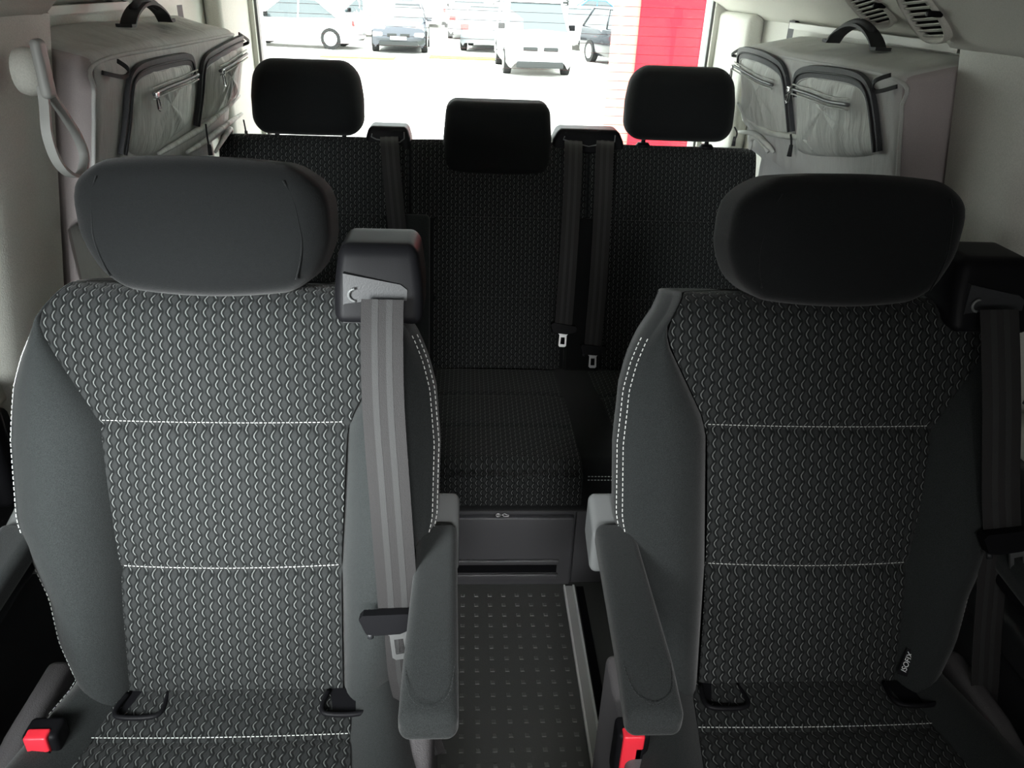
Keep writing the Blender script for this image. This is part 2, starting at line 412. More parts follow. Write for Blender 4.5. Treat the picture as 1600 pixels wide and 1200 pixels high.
# ================================================================== CAPTAIN CHAIR
REC = math.radians(17); Y0, Z0 = .75, .42
sr, cr = math.sin(REC), math.cos(REC)
def S(x, s, d=0): return V3((x, Y0 + s*sr - d*cr, Z0 + s*cr + d*sr))
WS = [(-.02, .140), (0, .142), (.19, .143), (.375, .154), (.40, .162), (.49, .210), (.515, .217), (.535, .206), (.56, .188)]
WO = [(-.02, .175), (0, .196), (.03, .212), (.09, .226), (.15, .232), (.20, .248), (.26, .262), (.36, .264), (.43, .258), (.465, .249), (.49, .239), (.51, .229), (.53, .214), (.56, .196)]
BOL = [(0, .030), (.08, .045), (.25, .052), (.40, .034), (.50, .010), (.6, .0)]
TOPS = .515
def crow(v):
    """row parameter v = arc length up the front and over the top -> (s, dOff, front 0/1)"""
    if v <= TOPS: return v, 0.
    a = (v - TOPS)/.045
    if a <= PI/2: return TOPS + .045*math.sin(a), -.045*(1-math.cos(a))
    return TOPS + .045, -.045 - (v - TOPS - .045*PI/2)
SEAMS = [-.045, .187, .383]
def puff(s):
    d = min(abs(s-q) for q in SEAMS); return -.007*math.exp(-(d/.006)**2) + .004*math.sin(PI*min(1, d/.09)/2)
def shr(v): return max(0, v - TOPS - .065)**1.3*3.0
def cen(x, v):
    s, off = crow(v); wv = lerp(WS, s); x0 = x; x = x*(1 - shr(v)/wv)
    return S(x, s, -.9*max(0, .012-v)**1.3 + off + .010*(1-(x/wv)**2)*(1 if v < TOPS else 1) + puff(v))
def bol(side, t, v):
    s, off = crow(v); ws, wo = lerp(WS, s) - shr(v), lerp(WO, s) - shr(v)*1.1
    B = lerp(BOL, s)
    if t <= 1:
        x = ws + (wo-ws)*t
        d = -.006*math.exp(-(t/.08)**2) + B*math.sin(PI*min(1, t*1.02)**.85*.78)**1.0 - .022*t**3
    else:
        q = t-1; x = wo + .010*math.sin(PI*min(1, q*1.3)); 
        d = B*math.sin(PI*1.0*.78) - .022 - .085*q
    return S(side*x, s, max(off + d, -.122))
def dense(lo, hi, n, extra=()):
    return sorted(set([lo + (hi-lo)*i/n for i in range(n+1)] + [e+k for e in extra for k in (-.006, -.003, 0, .003, .006) if lo <= e+k <= hi]))
def chair(label, X):
    R = thing('captain_chair', label, 'car seat', (0, .6, 0))
    top = TOPS + .045*PI/2 + .05
    for a, b in ((-.045, .187), (.187, .383), (.383, top)):
        rows = []; uvs = []
        for v in dense(a, b, 16, SEAMS):
            wv = lerp(WS, crow(v)[0]); rows.append([cen(wv*(2*j/24-1), v) for j in range(25)]); uvs.append([(wv*(2*j/24-1)+.5, v) for j in range(25)])
        obj('backrest_panel', *grid(rows, uvs)[:2], 'woven', R, uvs=grid(rows, uvs)[2])
    for sd in (-1, 1):
        rows = [[bol(sd, t, v) for t in [0, .03, .06, .12, .2, .3, .4, .5, .6, .7, .8, .88, .94, .98, 1, 1.04, 1.1, 1.25, 1.5, 1.8, 2]] for v in dense(-.012, top, 44)]
        vs, fs, _ = grid(rows)
        # close the bottom lip
        low = [bol(sd, t, -.012) for t in [0, .3, .6, .9, 1, 1.5, 2]]
        o = obj('backrest_bolster', vs, fs if sd > 0 else [f[::-1] for f in fs], 'fabric', R)
        b = len(vs)
        st = MB()
        stitches(st, [bol(sd, 1.03, v) + V3((sd*.0005, -.0005, 0)) for v in [i*.012+.0 for i in range(int(.52/.012))]])
        stitches(st, [bol(sd, 1.17, v) + V3((sd*.001, 0, 0)) for v in [i*.012+.0 for i in range(int(.52/.012))]])
        st.build('stitching', 'thread', o, kind='stuff', smooth=False)
    st = MB()
    for q in SEAMS[1:]:
        wv = lerp(WS, q) - .004; stitches(st, [cen(wv*(2*j/30-1), q+.005)+V3((0, -.0008, .0003)) for j in range(31)], .0035, .002, .0005)
    st.build('seam_stitching', 'thread', R, kind='stuff', smooth=False)
    # bottom roll of the backrest
    MB().rbox((-.185, .775, Z0-.055), (.185, .85, Z0+.035), .03, 4).build('backrest_lower_roll', 'fabric', R)
    # back shell
    rows = []
    for v in dense(-.05, TOPS+.045, 20):
        o_ = min(lerp(WO, max(0, min(v, .58))), .262) - .004
        rows.append([S(x, v, -.10 - .03*math.cos(PI/2*x/o_)) for x in [o_*(2*j/12-1) for j in range(13)]])
    vs, fs, _ = grid(rows); obj('back_shell', vs, [f[::-1] for f in fs], 'dark', R)
    # headrest: a rounded block, narrower low down, on two posts
    def hf(p, q):
        z = q.z
        k = 1 - .33*max(0, z-.3)**2 - .24*max(0, -z-.05)**1.5
        x = p.x * k
        y = p.y - .012*(1-q.x**2)*(1 if q.y < 0 else 0) - .010*z
        return V3((x, y, p.z - .008*q.x**2*z))
    hb = MB().rbox((-.146, -.058, -.082), (.146, .062, .082), .034, 6, hf, 9)
    hr_r = Matrix.Rotation(-math.radians(12), 4, 'X')
    hc = S(-.004, .632, -.008)
    hb.v = [hc + hr_r @ v for v in hb.v]
    H = hb.build('headrest', 'headrest', R)
    for sd in (-1, 1):   # seam rib at each cheek
        pts = []
        for i in range(25):
            z = -.74 + 1.48*i/24; e = .80 - .07*z
            pts.append(hc + hr_r @ hf(V3((sd*.146*e, -.0572, .082*z)), V3((sd*e, -.99, z))))
        MB().tube(pts, .0011, 5).build('headrest_seam', 'headrest', H)
    for x in (-.075, .075):
        MB().tube([S(x, .55, -.045), S(x, .63, -.035)], .006, 10).build('headrest_post', 'chrome', H)
        MB().tube([S(x, .573, -.045), S(x, .585, -.044)], [.019, .014], 14).build('post_sleeve', 'black', H)
    # cushion
    def cw(y): return .150 + (.75-y)*.14
    def co_(y): return .225 + max(0, (.75-y))*.22
    def cz(y):
        z = Z0 + .012 - (.75-y)*-.02
        if y < .33: z -= (.33-y)**2*6
        return z
    segs = [(.80, .665), (.665, .50), (.50, .26)]
    for a, b in segs:
        rows = []; uvs = []
        for i in range(15):
            y = a + (b-a)*i/14; w_ = cw(y); e = min(i, 14-i)
            rows.append([V3((x, y + .010*(1-(x/w_)**2)*0 - .012*(x/w_)**2 * -1, cz(y) + .012*(1-(x/w_)**2) - (.006 if e == 0 else .002 if e == 1 else 0))) for x in [w_*(2*j/20-1) for j in range(21)]])
            uvs.append([(w_*(2*j/20-1)+.5, -y) for j in range(21)])
        vs, fs, uv = grid(rows, uvs); obj('seat_panel', vs, fs, 'woven', R, uvs=uv)
    for sd in (-1, 1):
        rows = []
        for i in range(26):
            y = .79 - .53*i/25; w_, o_ = cw(y), co_(y); row = []
            for t in [0, .05, .12, .25, .4, .55, .7, .85, .95, 1]:
                row.append(V3((sd*(w_+(o_-w_)*t), y + (.012 if t < .05 else .012), cz(y) - .004 + .030*math.sin(PI*min(1, t*1.0)*.8)*1.0 - .02*t**3)))
            for q, dz in ((.004, .012), (.006, .03), (.0, .09), (-.01, .14)): row.append(V3((sd*(o_+q), y+.012, cz(y) - .004 + .030*math.sin(PI*.8) - .02 - dz)))
            rows.append(row)
        vs, fs, _ = grid(rows); o = obj('seat_bolster', vs, fs if sd < 0 else [f[::-1] for f in fs], 'fabric', R)
        st = MB()
        stitches(st, [r_[9] + V3((sd*.0015, 0, .0008)) for r_ in rows]); stitches(st, [r_[10] + V3((sd*.0018, 0, -.004)) for r_ in rows])
        st.build('stitching', 'thread', o, kind='stuff', smooth=False)
    st = MB(); y = .667; stitches(st, [V3((x, y+.012*(x/cw(y))**2, cz(y)+.012*(1-(x/cw(y))**2)+.001)) for x in [cw(y)*(2*j/30-1) for j in range(31)]], .0035, .002, .0005); st.build('seam_stitching', 'thread', R, kind='stuff', smooth=False)
    # child-seat anchor guides: flat black loops at the seat bight
    for x in (-.115, .15):
        MB().tube(catmull([(x-.026, .745, .437), (x-.030, .715, .441), (x-.020, .703, .442), (x+.020, .703, .442), (x+.030, .715, .441), (x+.026, .745, .437)], 4), .0035, 8).build('anchor_guide', 'black', R)
        MB().box((x-.026, .712, .430), (x+.026, .75, .436)).build('anchor_plate', 'black', R, smooth=False)
    # pedestal
    MB().rbox((-.21, .34, .0), (.21, .82, .10), .02, 3).build('pedestal', 'dark', R)
    MB().rbox((-.235, .30, .10), (.235, .86, .37), .03, 3).build('seat_base', 'dark', R)
    for sd in (-1, 1):
        a, b = sorted((sd*.236, sd*.268)); MB().rbox((a, .50, .12), (b, .80, .445), .012, 3, lambda p, q: p + V3((0, 0, -.06*max(0, -q.y) if q.z > 0 else 0))).build('side_cover', 'cover', R)
    # armrests on both sides
    for sd in (-1, 1):
        cx = sd*.270; AZ = .645
        def af(p, q): 
            k = 1 + .10*q.y
            return V3((cx + (p.x-cx)*(1+.10*(-q.y)) , p.y, p.z + .010*q.y - .030*max(0, -q.y-.55)))
        A = MB().rbox((cx-.029, .545, AZ-.036), (cx+.029, .835, AZ), .012, 5, af).build('armrest', 'fabric', R)
        MB().rbox((cx-.024, .575, AZ-.052), (cx+.024, .86, AZ-.030), .010, 3, af).build('armrest_underside', 'black', A)
        rows = []
        cap = MB().rbox((cx-.029, .825, AZ-.065), (cx+.029, .895, AZ+.006), .010, 4, lambda p, q: p + V3((0, 0, .012*q.y)))
        cap.build('armrest_cap', 'cap', A)
        st = MB()
        stitches(st, catmull([(cx-.027, .61, AZ-.010), (cx-.020, .568, AZ-.012), (cx, .553, AZ-.014), (cx+.020, .568, AZ-.012), (cx+.027, .61, AZ-.010)], 6), .003, .002, .0006); st.build('armrest_stitching', 'fabric', A, kind='stuff', smooth=False)
        MB().tube([(cx - sd*.02, .87, AZ-.02), (cx - sd*.055, .87, AZ-.02)], .022, 16).build('armrest_hinge', 'black', A)
    # belt guide housing at the right shoulder
    gx = .196
    G = MB().rbox((gx-.051, .885, .922), (gx+.057, .97, 1.014), .014, 4, lambda p, q: V3((gx + (p.x-gx)*(1-.13*max(0, q.z)), p.y + .016*q.z, p.z))).build('belt_guide', 'black', R)
    fr = [(gx-.038, .889, .985), (gx+.030, .889, .972), (gx+.038, .888, .966), (gx+.036, .881, .925), (gx-.040, .881, .925)]
    MB().prism([V3(p)+V3((0, .004, 0)) for p in fr], (0, -.010, 0)).build('belt_slot', 'dark', G, sharp=30)
    MB().tube([V3((gx-.024+.008*math.cos(a), .877, .960+.008*math.sin(a))) for a in [PI/2+PI*i/10 for i in range(11)]], .0018, 6).build('slot_clip', 'cap', G)
    R.location.x = X
    return R
LX, RX = -.365, .415
ch = chair('grey-lit fabric captain chair on the left with patterned centre panels', LX)
ch['group'] = 'middle row captain chairs'
ch2 = dup(ch, (RX, .6, 0), 'shadowed dark fabric captain chair on the right with white double stitching')
ORG[ch2.name] = V3((RX, .6, 0))
def CS(X, x, s, d=0): p = S(x, s, d); return V3((p.x+X, p.y, p.z))
# sewn tag on the right chair
p0 = CS(RX, .150, .050, .016); up_ = V3((0, sr, cr)); nn = V3((-.35, -cr, sr)).normalized()
ux = (up_ + V3((.22, 0, 0))); ux = (ux - nn*ux.dot(nn)).normalized(); ey = nn.cross(ux)
T = MB().strip([p0 - ux*.021, p0 + ux*.021], ey, .013, .001, nn).build('sewn_tag', 'black', ch2, smooth=False, label='small black tag reading ISOFIX')
mt = Matrix(((ux.x, ey.x, nn.x, 0), (ux.y, ey.y, nn.y, 0), (ux.z, ey.z, nn.z, 0), (0,0,0,1)))
text('tag_lettering', 'ISOFIX', .0105, Matrix.Translation(p0 + nn*.001) @ mt, 'white', T, .2)

# seat belts of the two chairs
def tongue(B, c, ang, sc_=1., down=V3((0, -.2, -1)), shift=.0):
    """black handle with chrome latch plate; c = centre, ang roll"""
    dn = down.normalized(); rt = V3((1, 0, 0)); rt = (rt - dn*rt.dot(dn)).normalized(); nr = rt.cross(dn)
    q = Matrix.Rotation(ang, 3, nr); rt, dn = q @ rt, q @ dn
    if nr.y > 0: nr = -nr
    def L(a, b, n_=0): return c + rt*a*sc_ + dn*b*sc_ + nr*n_*sc_
    hb = MB(); pl = [(-.040, -.012), (-.034, -.017), (.036, -.010), (.041, -.004), (.036, .008), (.010, .016), (-.022, .014), (-.034, .010)]
    hb.prism([L(a, b, .007) for a, b in pl], -nr*.016*sc_); h = hb.build('tongue_handle', 'black', B, sharp=35)
    mb = MB(); s0 = shift
    out = [(-.016+s0, .014), (.016+s0, .014), (.011+s0, .020), (.012+s0, .052), (.008+s0, .056), (-.008+s0, .056), (-.012+s0, .052), (-.011+s0, .020)]
    inn = [(-.006+s0, .026), (.006+s0, .026), (.006+s0, .026), (.0065+s0, .047), (.006+s0, .048), (-.006+s0, .048), (-.0065+s0, .047), (-.006+s0, .026)]
    n_ = len(out)
    vs = [L(a, b, .002) for a, b in out] + [L(a, b, .002) for a, b in inn] + [L(a, b, -.001) for a, b in out] + [L(a, b, -.001) for a, b in inn]
    fs = []
    for i in range(n_):
        j = (i+1) % n_; fs += [(i, j, n_+j, n_+i), (2*n_+j, 2*n_+i, 3*n_+i, 3*n_+j), (j, i, 2*n_+i, 2*n_+j), (n_+i, n_+j, 3*n_+j, 3*n_+i)]
    mb.add(vs, fs).build('latch_plate', 'metal', B, smooth=False)
    MB().tube([L(-.030, .012), L(-.030, .020)], .004, 8).build('stop_button', 'dark', B)
def webbing(B, pts, w, m_stripe=True):
    """belt band along pts with two raised lighter woven stripes"""
    P = catmull(pts, 6); side = []; nrm = []
    for i, p in enumerate(P):
        t = (P[min(i+1, len(P)-1)] - P[max(i-1, 0)]).normalized(); sd = V3((1, 0, 0)); sd = (sd - t*sd.dot(t)).normalized(); n_ = sd.cross(t)
        if n_.y > 0: n_ = -n_
        side.append(sd); nrm.append(n_)
    wb = MB().strip(P, side, w, .0014, nrm).build('webbing', 'belt', B, sharp=40)
    for k in (-.17, .17):
        Q = [p + sd*k*w + n_*.0009 for p, sd, n_ in zip(P, side, nrm)]
        MB().strip(Q, side, w*.15, .0006, nrm).build('woven_stripe', 'beltstripe', wb, sharp=40)
M['beltstripe'] = mat('belt_stripe', (.017, .017, .017), .7, bump=.04, scale=900, sheen=.2)
b1 = thing('seat_belt', 'dark belt hanging over the shoulder of the left grey-lit chair', 'seat belt', (LX+.2, .75, .42), 'middle row seat belts')
webbing(b1, [CS(LX, .206, .55, .050), CS(LX, .206, .50, .060), CS(LX, .208, .42, .068), CS(LX, .216, .30, .074), CS(LX, .222, .20, .070), CS(LX, .224, .150, .066)], .050)
webbing(b1, [CS(LX, .226, .145, .055), CS(LX, .230, .06, .045), CS(LX, .240, .0, .03), CS(LX, .262, -.08, .02)], .044)
tongue(b1, CS(LX, .216, .152, .079), .10, .95, V3((.25, -.25, -1)), .006)
b2 = thing('seat_belt', 'dark belt with a chrome tongue at the outer side of the right shadowed chair', 'seat belt', (RX+.2, .75, .42), 'middle row seat belts')
webbing(b2, [CS(RX, .190, .55, .050), CS(RX, .192, .50, .060), CS(RX, .202, .42, .064), CS(RX, .218, .32, .060), CS(RX, .232, .262, .055)], .050)
webbing(b2, [CS(RX, .234, .262, .042), CS(RX, .250, .12, .03), CS(RX, .270, -.05, .02), CS(RX, .285, -.30, .0)], .040)
tongue(b2, CS(RX, .238, .252, .065), -.02, 1.0, V3((.2, -.25, -1)), .008)
# buckles with red buttons
def buckle(px, py, Z, label, lean=0):
    c = aZ(px, py, Z); B = thing('belt_buckle', label, 'buckle', (c.x, c.y, c.z-.10), 'belt buckles beside the chairs')
    MB().rbox((c.x-.021, c.y-.018, c.z-.085), (c.x+.021, c.y+.014, c.z+.004), .007, 3).build('buckle_housing', 'black', B)
    MB().rbox((c.x-.015, c.y-.0225, c.z-.060), (c.x+.012, c.y-.006, c.z+.0065), .003, 2).build('release_button', 'red', B)
    MB().box((c.x+.003, c.y-.0225, c.z-.040), (c.x+.012, c.y-.0205, c.z-.016)).build('button_notch', 'black', B, smooth=False)
    MB().rbox((c.x-.015, c.y-.010, c.z-.16), (c.x+.015, c.y+.008, c.z-.08), .005, 2).build('buckle_stalk', 'black', B)
buckle(70, 1136, .47, 'red-button buckle low beside the left chair near the frame corner')
buckle(988, 1134, .47, 'red-button buckle under the inner armrest of the right chair')

# ================================================================== REAR BENCH
BR = math.radians(20); BY, BZ = 1.85, .36; bs, bc = math.sin(BR), math.cos(BR)
def B3(x, s, d=0): return V3((x, BY + s*bs - d*bc, BZ + s*bc + d*bs))
bench = thing('rear_bench', 'black three-seat rear bench with patterned panels and drawer base', 'bench', (0, 1.6, 0))
bl = MB().rbox((-.70, -.13, -.04), (.715, -.001, .615), .035, 5, None, 8)
bl.v = [B3(v.x, v.z, -v.y-.13) if False else B3(v.x, v.z, v.y) for v in bl.v]
bl.build('backrest', 'headrest', bench)
BS = [0, .205, .412]
for x0, x1 in ((-.68, -.27), (-.147, .193), (.31, .68)):
    for a, b in ((0, .205), (.205, .412), (.412, .64)):
        xa, xb = (x0, x1)
        if a > .4: xa, xb = {-.68: (-.685, -.21), -.147: (-.205, .255), .31: (.26, .705)}[x0]
        rows = []; uvs = []
        for i in range(11):
            v = a + (b-a)*i/10; e = min(i, 10-i)
            ar = max(0, min(1.45, (v-.58)/.037)); sv = min(v, .58) + .037*math.sin(ar); dv = -.037*(1-math.cos(ar))
            rows.append([B3(x, sv, dv + (.018 if a < .4 else .010)*(1-abs(2*j/14-1)**6) + (.001 if e else -.004)) for j, x in [(j, xa+(xb-xa)*j/14) for j in range(15)]])
            uvs.append([(xa+(xb-xa)*j/14+2, v) for j in range(15)])
        vs, fs, uv = grid(rows, uvs); obj('backrest_panel', vs, fs, 'woven', bench, uvs=uv)
    st = MB()
    for q in BS[1:]:
        stitches(st, [B3(x0+.01+(x1-x0-.02)*j/8, q+.004, .0175) for j in range(9)], .004, .003, .0007)
    st.build('seam_stitching', 'beltstripe', bench, kind='stuff', smooth=False)
# smooth divider bolsters between the seats
MB().rbox((-.262, 0, 0), (-.155, .03, .42), .022, 4, lambda p, q: B3(p.x, p.z, p.y-.004)).build('divider_bolster', 'fabric', bench)
MB().rbox((.203, 0, 0), (.30, .018, .42), .015, 4, lambda p, q: B3(p.x, p.z, p.y-.004)).build('divider_bolster', 'headrest', bench)
# cushion body
def cush(p, q): return p + V3((0, 0, -.03*max(0, q.y)))
MB().rbox((-.70, 1.335, .27), (.70, 1.90, .405), .045, 5, cush, 8).build('seat_cushion', 'headrest', bench)
def cprof(v):  # arc length from front bottom, over the edge, back
    if v < .085: return 1.327, .315 + v
    a = (v-.085)/.035
    if a < PI/2: return 1.362 - .035*math.cos(a), .40 - .022 + .035*math.sin(a)*1.0
    y = 1.362 + (v-.085-.035*PI/2); return y, .412 - .030*max(0, (y-1.6175)/.2825)
for x0, x1, x2, x3 in ((-.68, -.24, -.68, -.26), (-.150, .190, -.135, .175), (.29, .68, .26, .68)):
    for a, b in ((0, .26), (.26, .42), (.42, .60)):
        rows = []; uvs = []
        for i in range(17):
            v = a + (b-a)*i/16; y, z = cprof(v); e = min(i, 16-i); k = v/.6; xa = x0+(x2-x0)*k; xb = x1+(x3-x1)*k
            rows.append([V3((xa+(xb-xa)*j/14, y, z + (0 if y < 1.34 else .006*(1-abs(2*j/14-1)**6)) - (.004 if e == 0 and a > 0 else 0))) for j in range(15)]); uvs.append([(xa+(xb-xa)*j/14+2, v) for j in range(15)])
        vs, fs, uv = grid(rows, uvs); obj('seat_panel', vs, fs, 'woven', bench, uvs=uv)
st = MB()
for z, y in ((.386, 1.3325), (.377, 1.3325)):
    stitches(st, [V3((.20+.01*i, y, z)) for i in range(10)], .004, .003, .0008)
st.build('cushion_stitching', 'thread', bench, kind='stuff', smooth=False)
# base with lid strip, lever recess and drawer
base = MB().box((-.66, 1.44, 0), (.66, 1.86, .30)).build('base', 'benchp', bench, smooth=False)
MB().rbox((-.30, 1.425, .215), (.197, 1.445, .325), .004, 2).build('lid_strip', 'benchp', bench)
lv = MB().rbox((-.078, 1.413, .252), (.108, 1.426, .292), .003, 2).build('release_lever', 'black', bench)
MB().box((-.072, 1.408, .256), (.102, 1.414, .262)).build('lever_lip', 'benchp', lv, smooth=False)
dr = MB().rbox((-.30, 1.422, .008), (.197, 1.445, .208), .004, 2).build('drawer', 'benchp', bench)
for z in (.075, .032):
    MB().rbox((-.26, 1.414, z), (.168, 1.424, z+.014), .004, 2).build('drawer_grip', 'benchp', dr)
MB().box((-.255, 1.4205, .048), (.163, 1.4235, .073)).build('grip_recess', 'black', dr, smooth=False)
MB().rbox((.201, 1.43, .008), (.66, 1.445, .325), .004, 2).build('base_panel', 'benchp', bench)
# printed pictograms on the lever strip
c = V3((0, 0, 0)); p = aY(778, 800, 1.4245); 
ic = MB().tube([V3((p.x+.0045*math.cos(a), 1.4125, p.z+.0045*math.sin(a))) for a in [2*PI*i/14 for i in range(14)]], .0007, 4, True).box((p.x-.0006, 1.412, p.z-.004), (p.x+.0006, 1.413, p.z+.004))
ic.build('printed_symbol', 'white', lv, smooth=False)
p = aY(789, 800, 1.4245)
MB().tube([V3((p.x+a*.0016, 1.4125, p.z+b*.0016)) for a, b in ((-4, 1), (-1, 3), (2, 1), (5, 0), (5, -2), (-2, -2), (-3, 0), (-5, 0))], .0009, 4, True).build('printed_symbol', 'white', lv, smooth=False)
# headrests
def bench_headrest(x0p, x1p, y0p, y1p, s_c, lean, tall=0):
    Yp = BY + .66*bs
    a = aY(x0p, (y0p+y1p)/2, Yp); b = aY(x1p, (y0p+y1p)/2, Yp); zt = aY((x0p+x1p)/2, y0p, Yp+.02).z; zb = aY((x0p+x1p)/2, y1p, Yp).z
    cx = (a.x+b.x)/2; w_ = (b.x-a.x)/2; zc = (zt+zb)/2; hh = (zt-zb)/2
    def f(p, q):
        k = 1 - (.07*max(0, q.z)**2 + lean*.06*max(0, q.z) if not tall else .06*max(0, q.z))
        return V3((cx + (p.x-cx)*k, p.y - .012*(1-q.x**2)*(1 if q.y < 0 else 0) + .012*q.z, p.z))
    h = MB().rbox((cx-w_, Yp-.045, zb), (cx+w_, Yp+.055, zt), .045 if not tall else .028, 6, f, 6).build('headrest', 'headrest', bench)
    for sd in (-1, 1):
        MB().tube([V3((cx+sd*.085, Yp-.0, zb-.06)), V3((cx+sd*.085, Yp+.0, zb+.02))], .006, 8).build('headrest_post', 'black', h)
        MB().tube([V3((cx+sd*.085, Yp, zb-.020)), V3((cx+sd*.085, Yp, zb-.010))], [.022, .014], 12).build('post_sleeve', 'black', h)
bench_headrest(393, 568, 92, 208, .66, 1); bench_headrest(977, 1148, 103, 218, .66, 1); bench_headrest(693, 861, 156, 268, .6, 0, 1)
# belt outlets on top of the bench back
def outlet(x0p, x1p, y0p, y1p, dbl):
    Yp = BY + .60*bs + .03
    a = aY(x0p, y1p, Yp); b = aY(x1p, y1p, Yp); zt = aY(x0p, y0p, Yp).z; zb = a.z - .02
    cx = (a.x+b.x)/2; hw = (b.x-a.x)/2
    o = MB().rbox((cx-hw, Yp-.03, zb), (cx+hw, Yp+.05, zt), .012, 4, lambda p, q: V3((cx+(p.x-cx)*(1-.16*max(0, q.z)), p.y+.01*q.z, p.z))).build('belt_outlet', 'black', bench)
    y = Yp-.032; k = hw*.72
    pts = [(cx-k*.95, y, zt-.016), (cx-k, y, zt-.024), (cx-k*.7, y, zt-.030)] + ([(cx, y, zt-.040)] if dbl else []) + [(cx+k*.7, y, zt-.030 if dbl else zt-.036), (cx+k, y, zt-.026), (cx+k, y, zt-.010)]
    MB().tube(pts, .0016, 6).build('outlet_rim', 'cap', o)
outlet(573, 643, 195, 220, 0); outlet(862, 972, 199, 224, 1)
# rear belts
def rear_belt(pxs, label, tng, w=.046):
    pts = []
    for px, py, s_off in pxs:
        n_ = V3((0, -bc, bs)); p = aP(px, py, B3(0, 0, .045 + s_off), n_); pts.append(p)
    B = thing('seat_belt', label, 'seat belt', pts[-1], 'rear bench seat belts')
    webbing(B, pts, w)
    if tng: tongue(B, pts[-1] + V3((0, -.008, 0)), tng[0], .85, V3((tng[1], -.3, -1)), tng[2])
rear_belt([(608, 214, -.04), (609, 232, -.005), (614, 290, 0), (624, 400, 0), (628, 500, 0)], 'dark belt down the bench back behind the left chair', None)
rear_belt([(896, 220, -.04), (896, 240, -.005), (893, 320, 0), (887, 420, 0), (880, 512, 0)], 'left one of the two belts hanging from the double outlet', (.05, 0, 0))
rear_belt([(946, 220, -.04), (945, 240, -.005), (942, 320, 0), (935, 440, 0), (926, 545, 0)], 'right one of the two belts hanging from the double outlet', (.1, .1, .0))

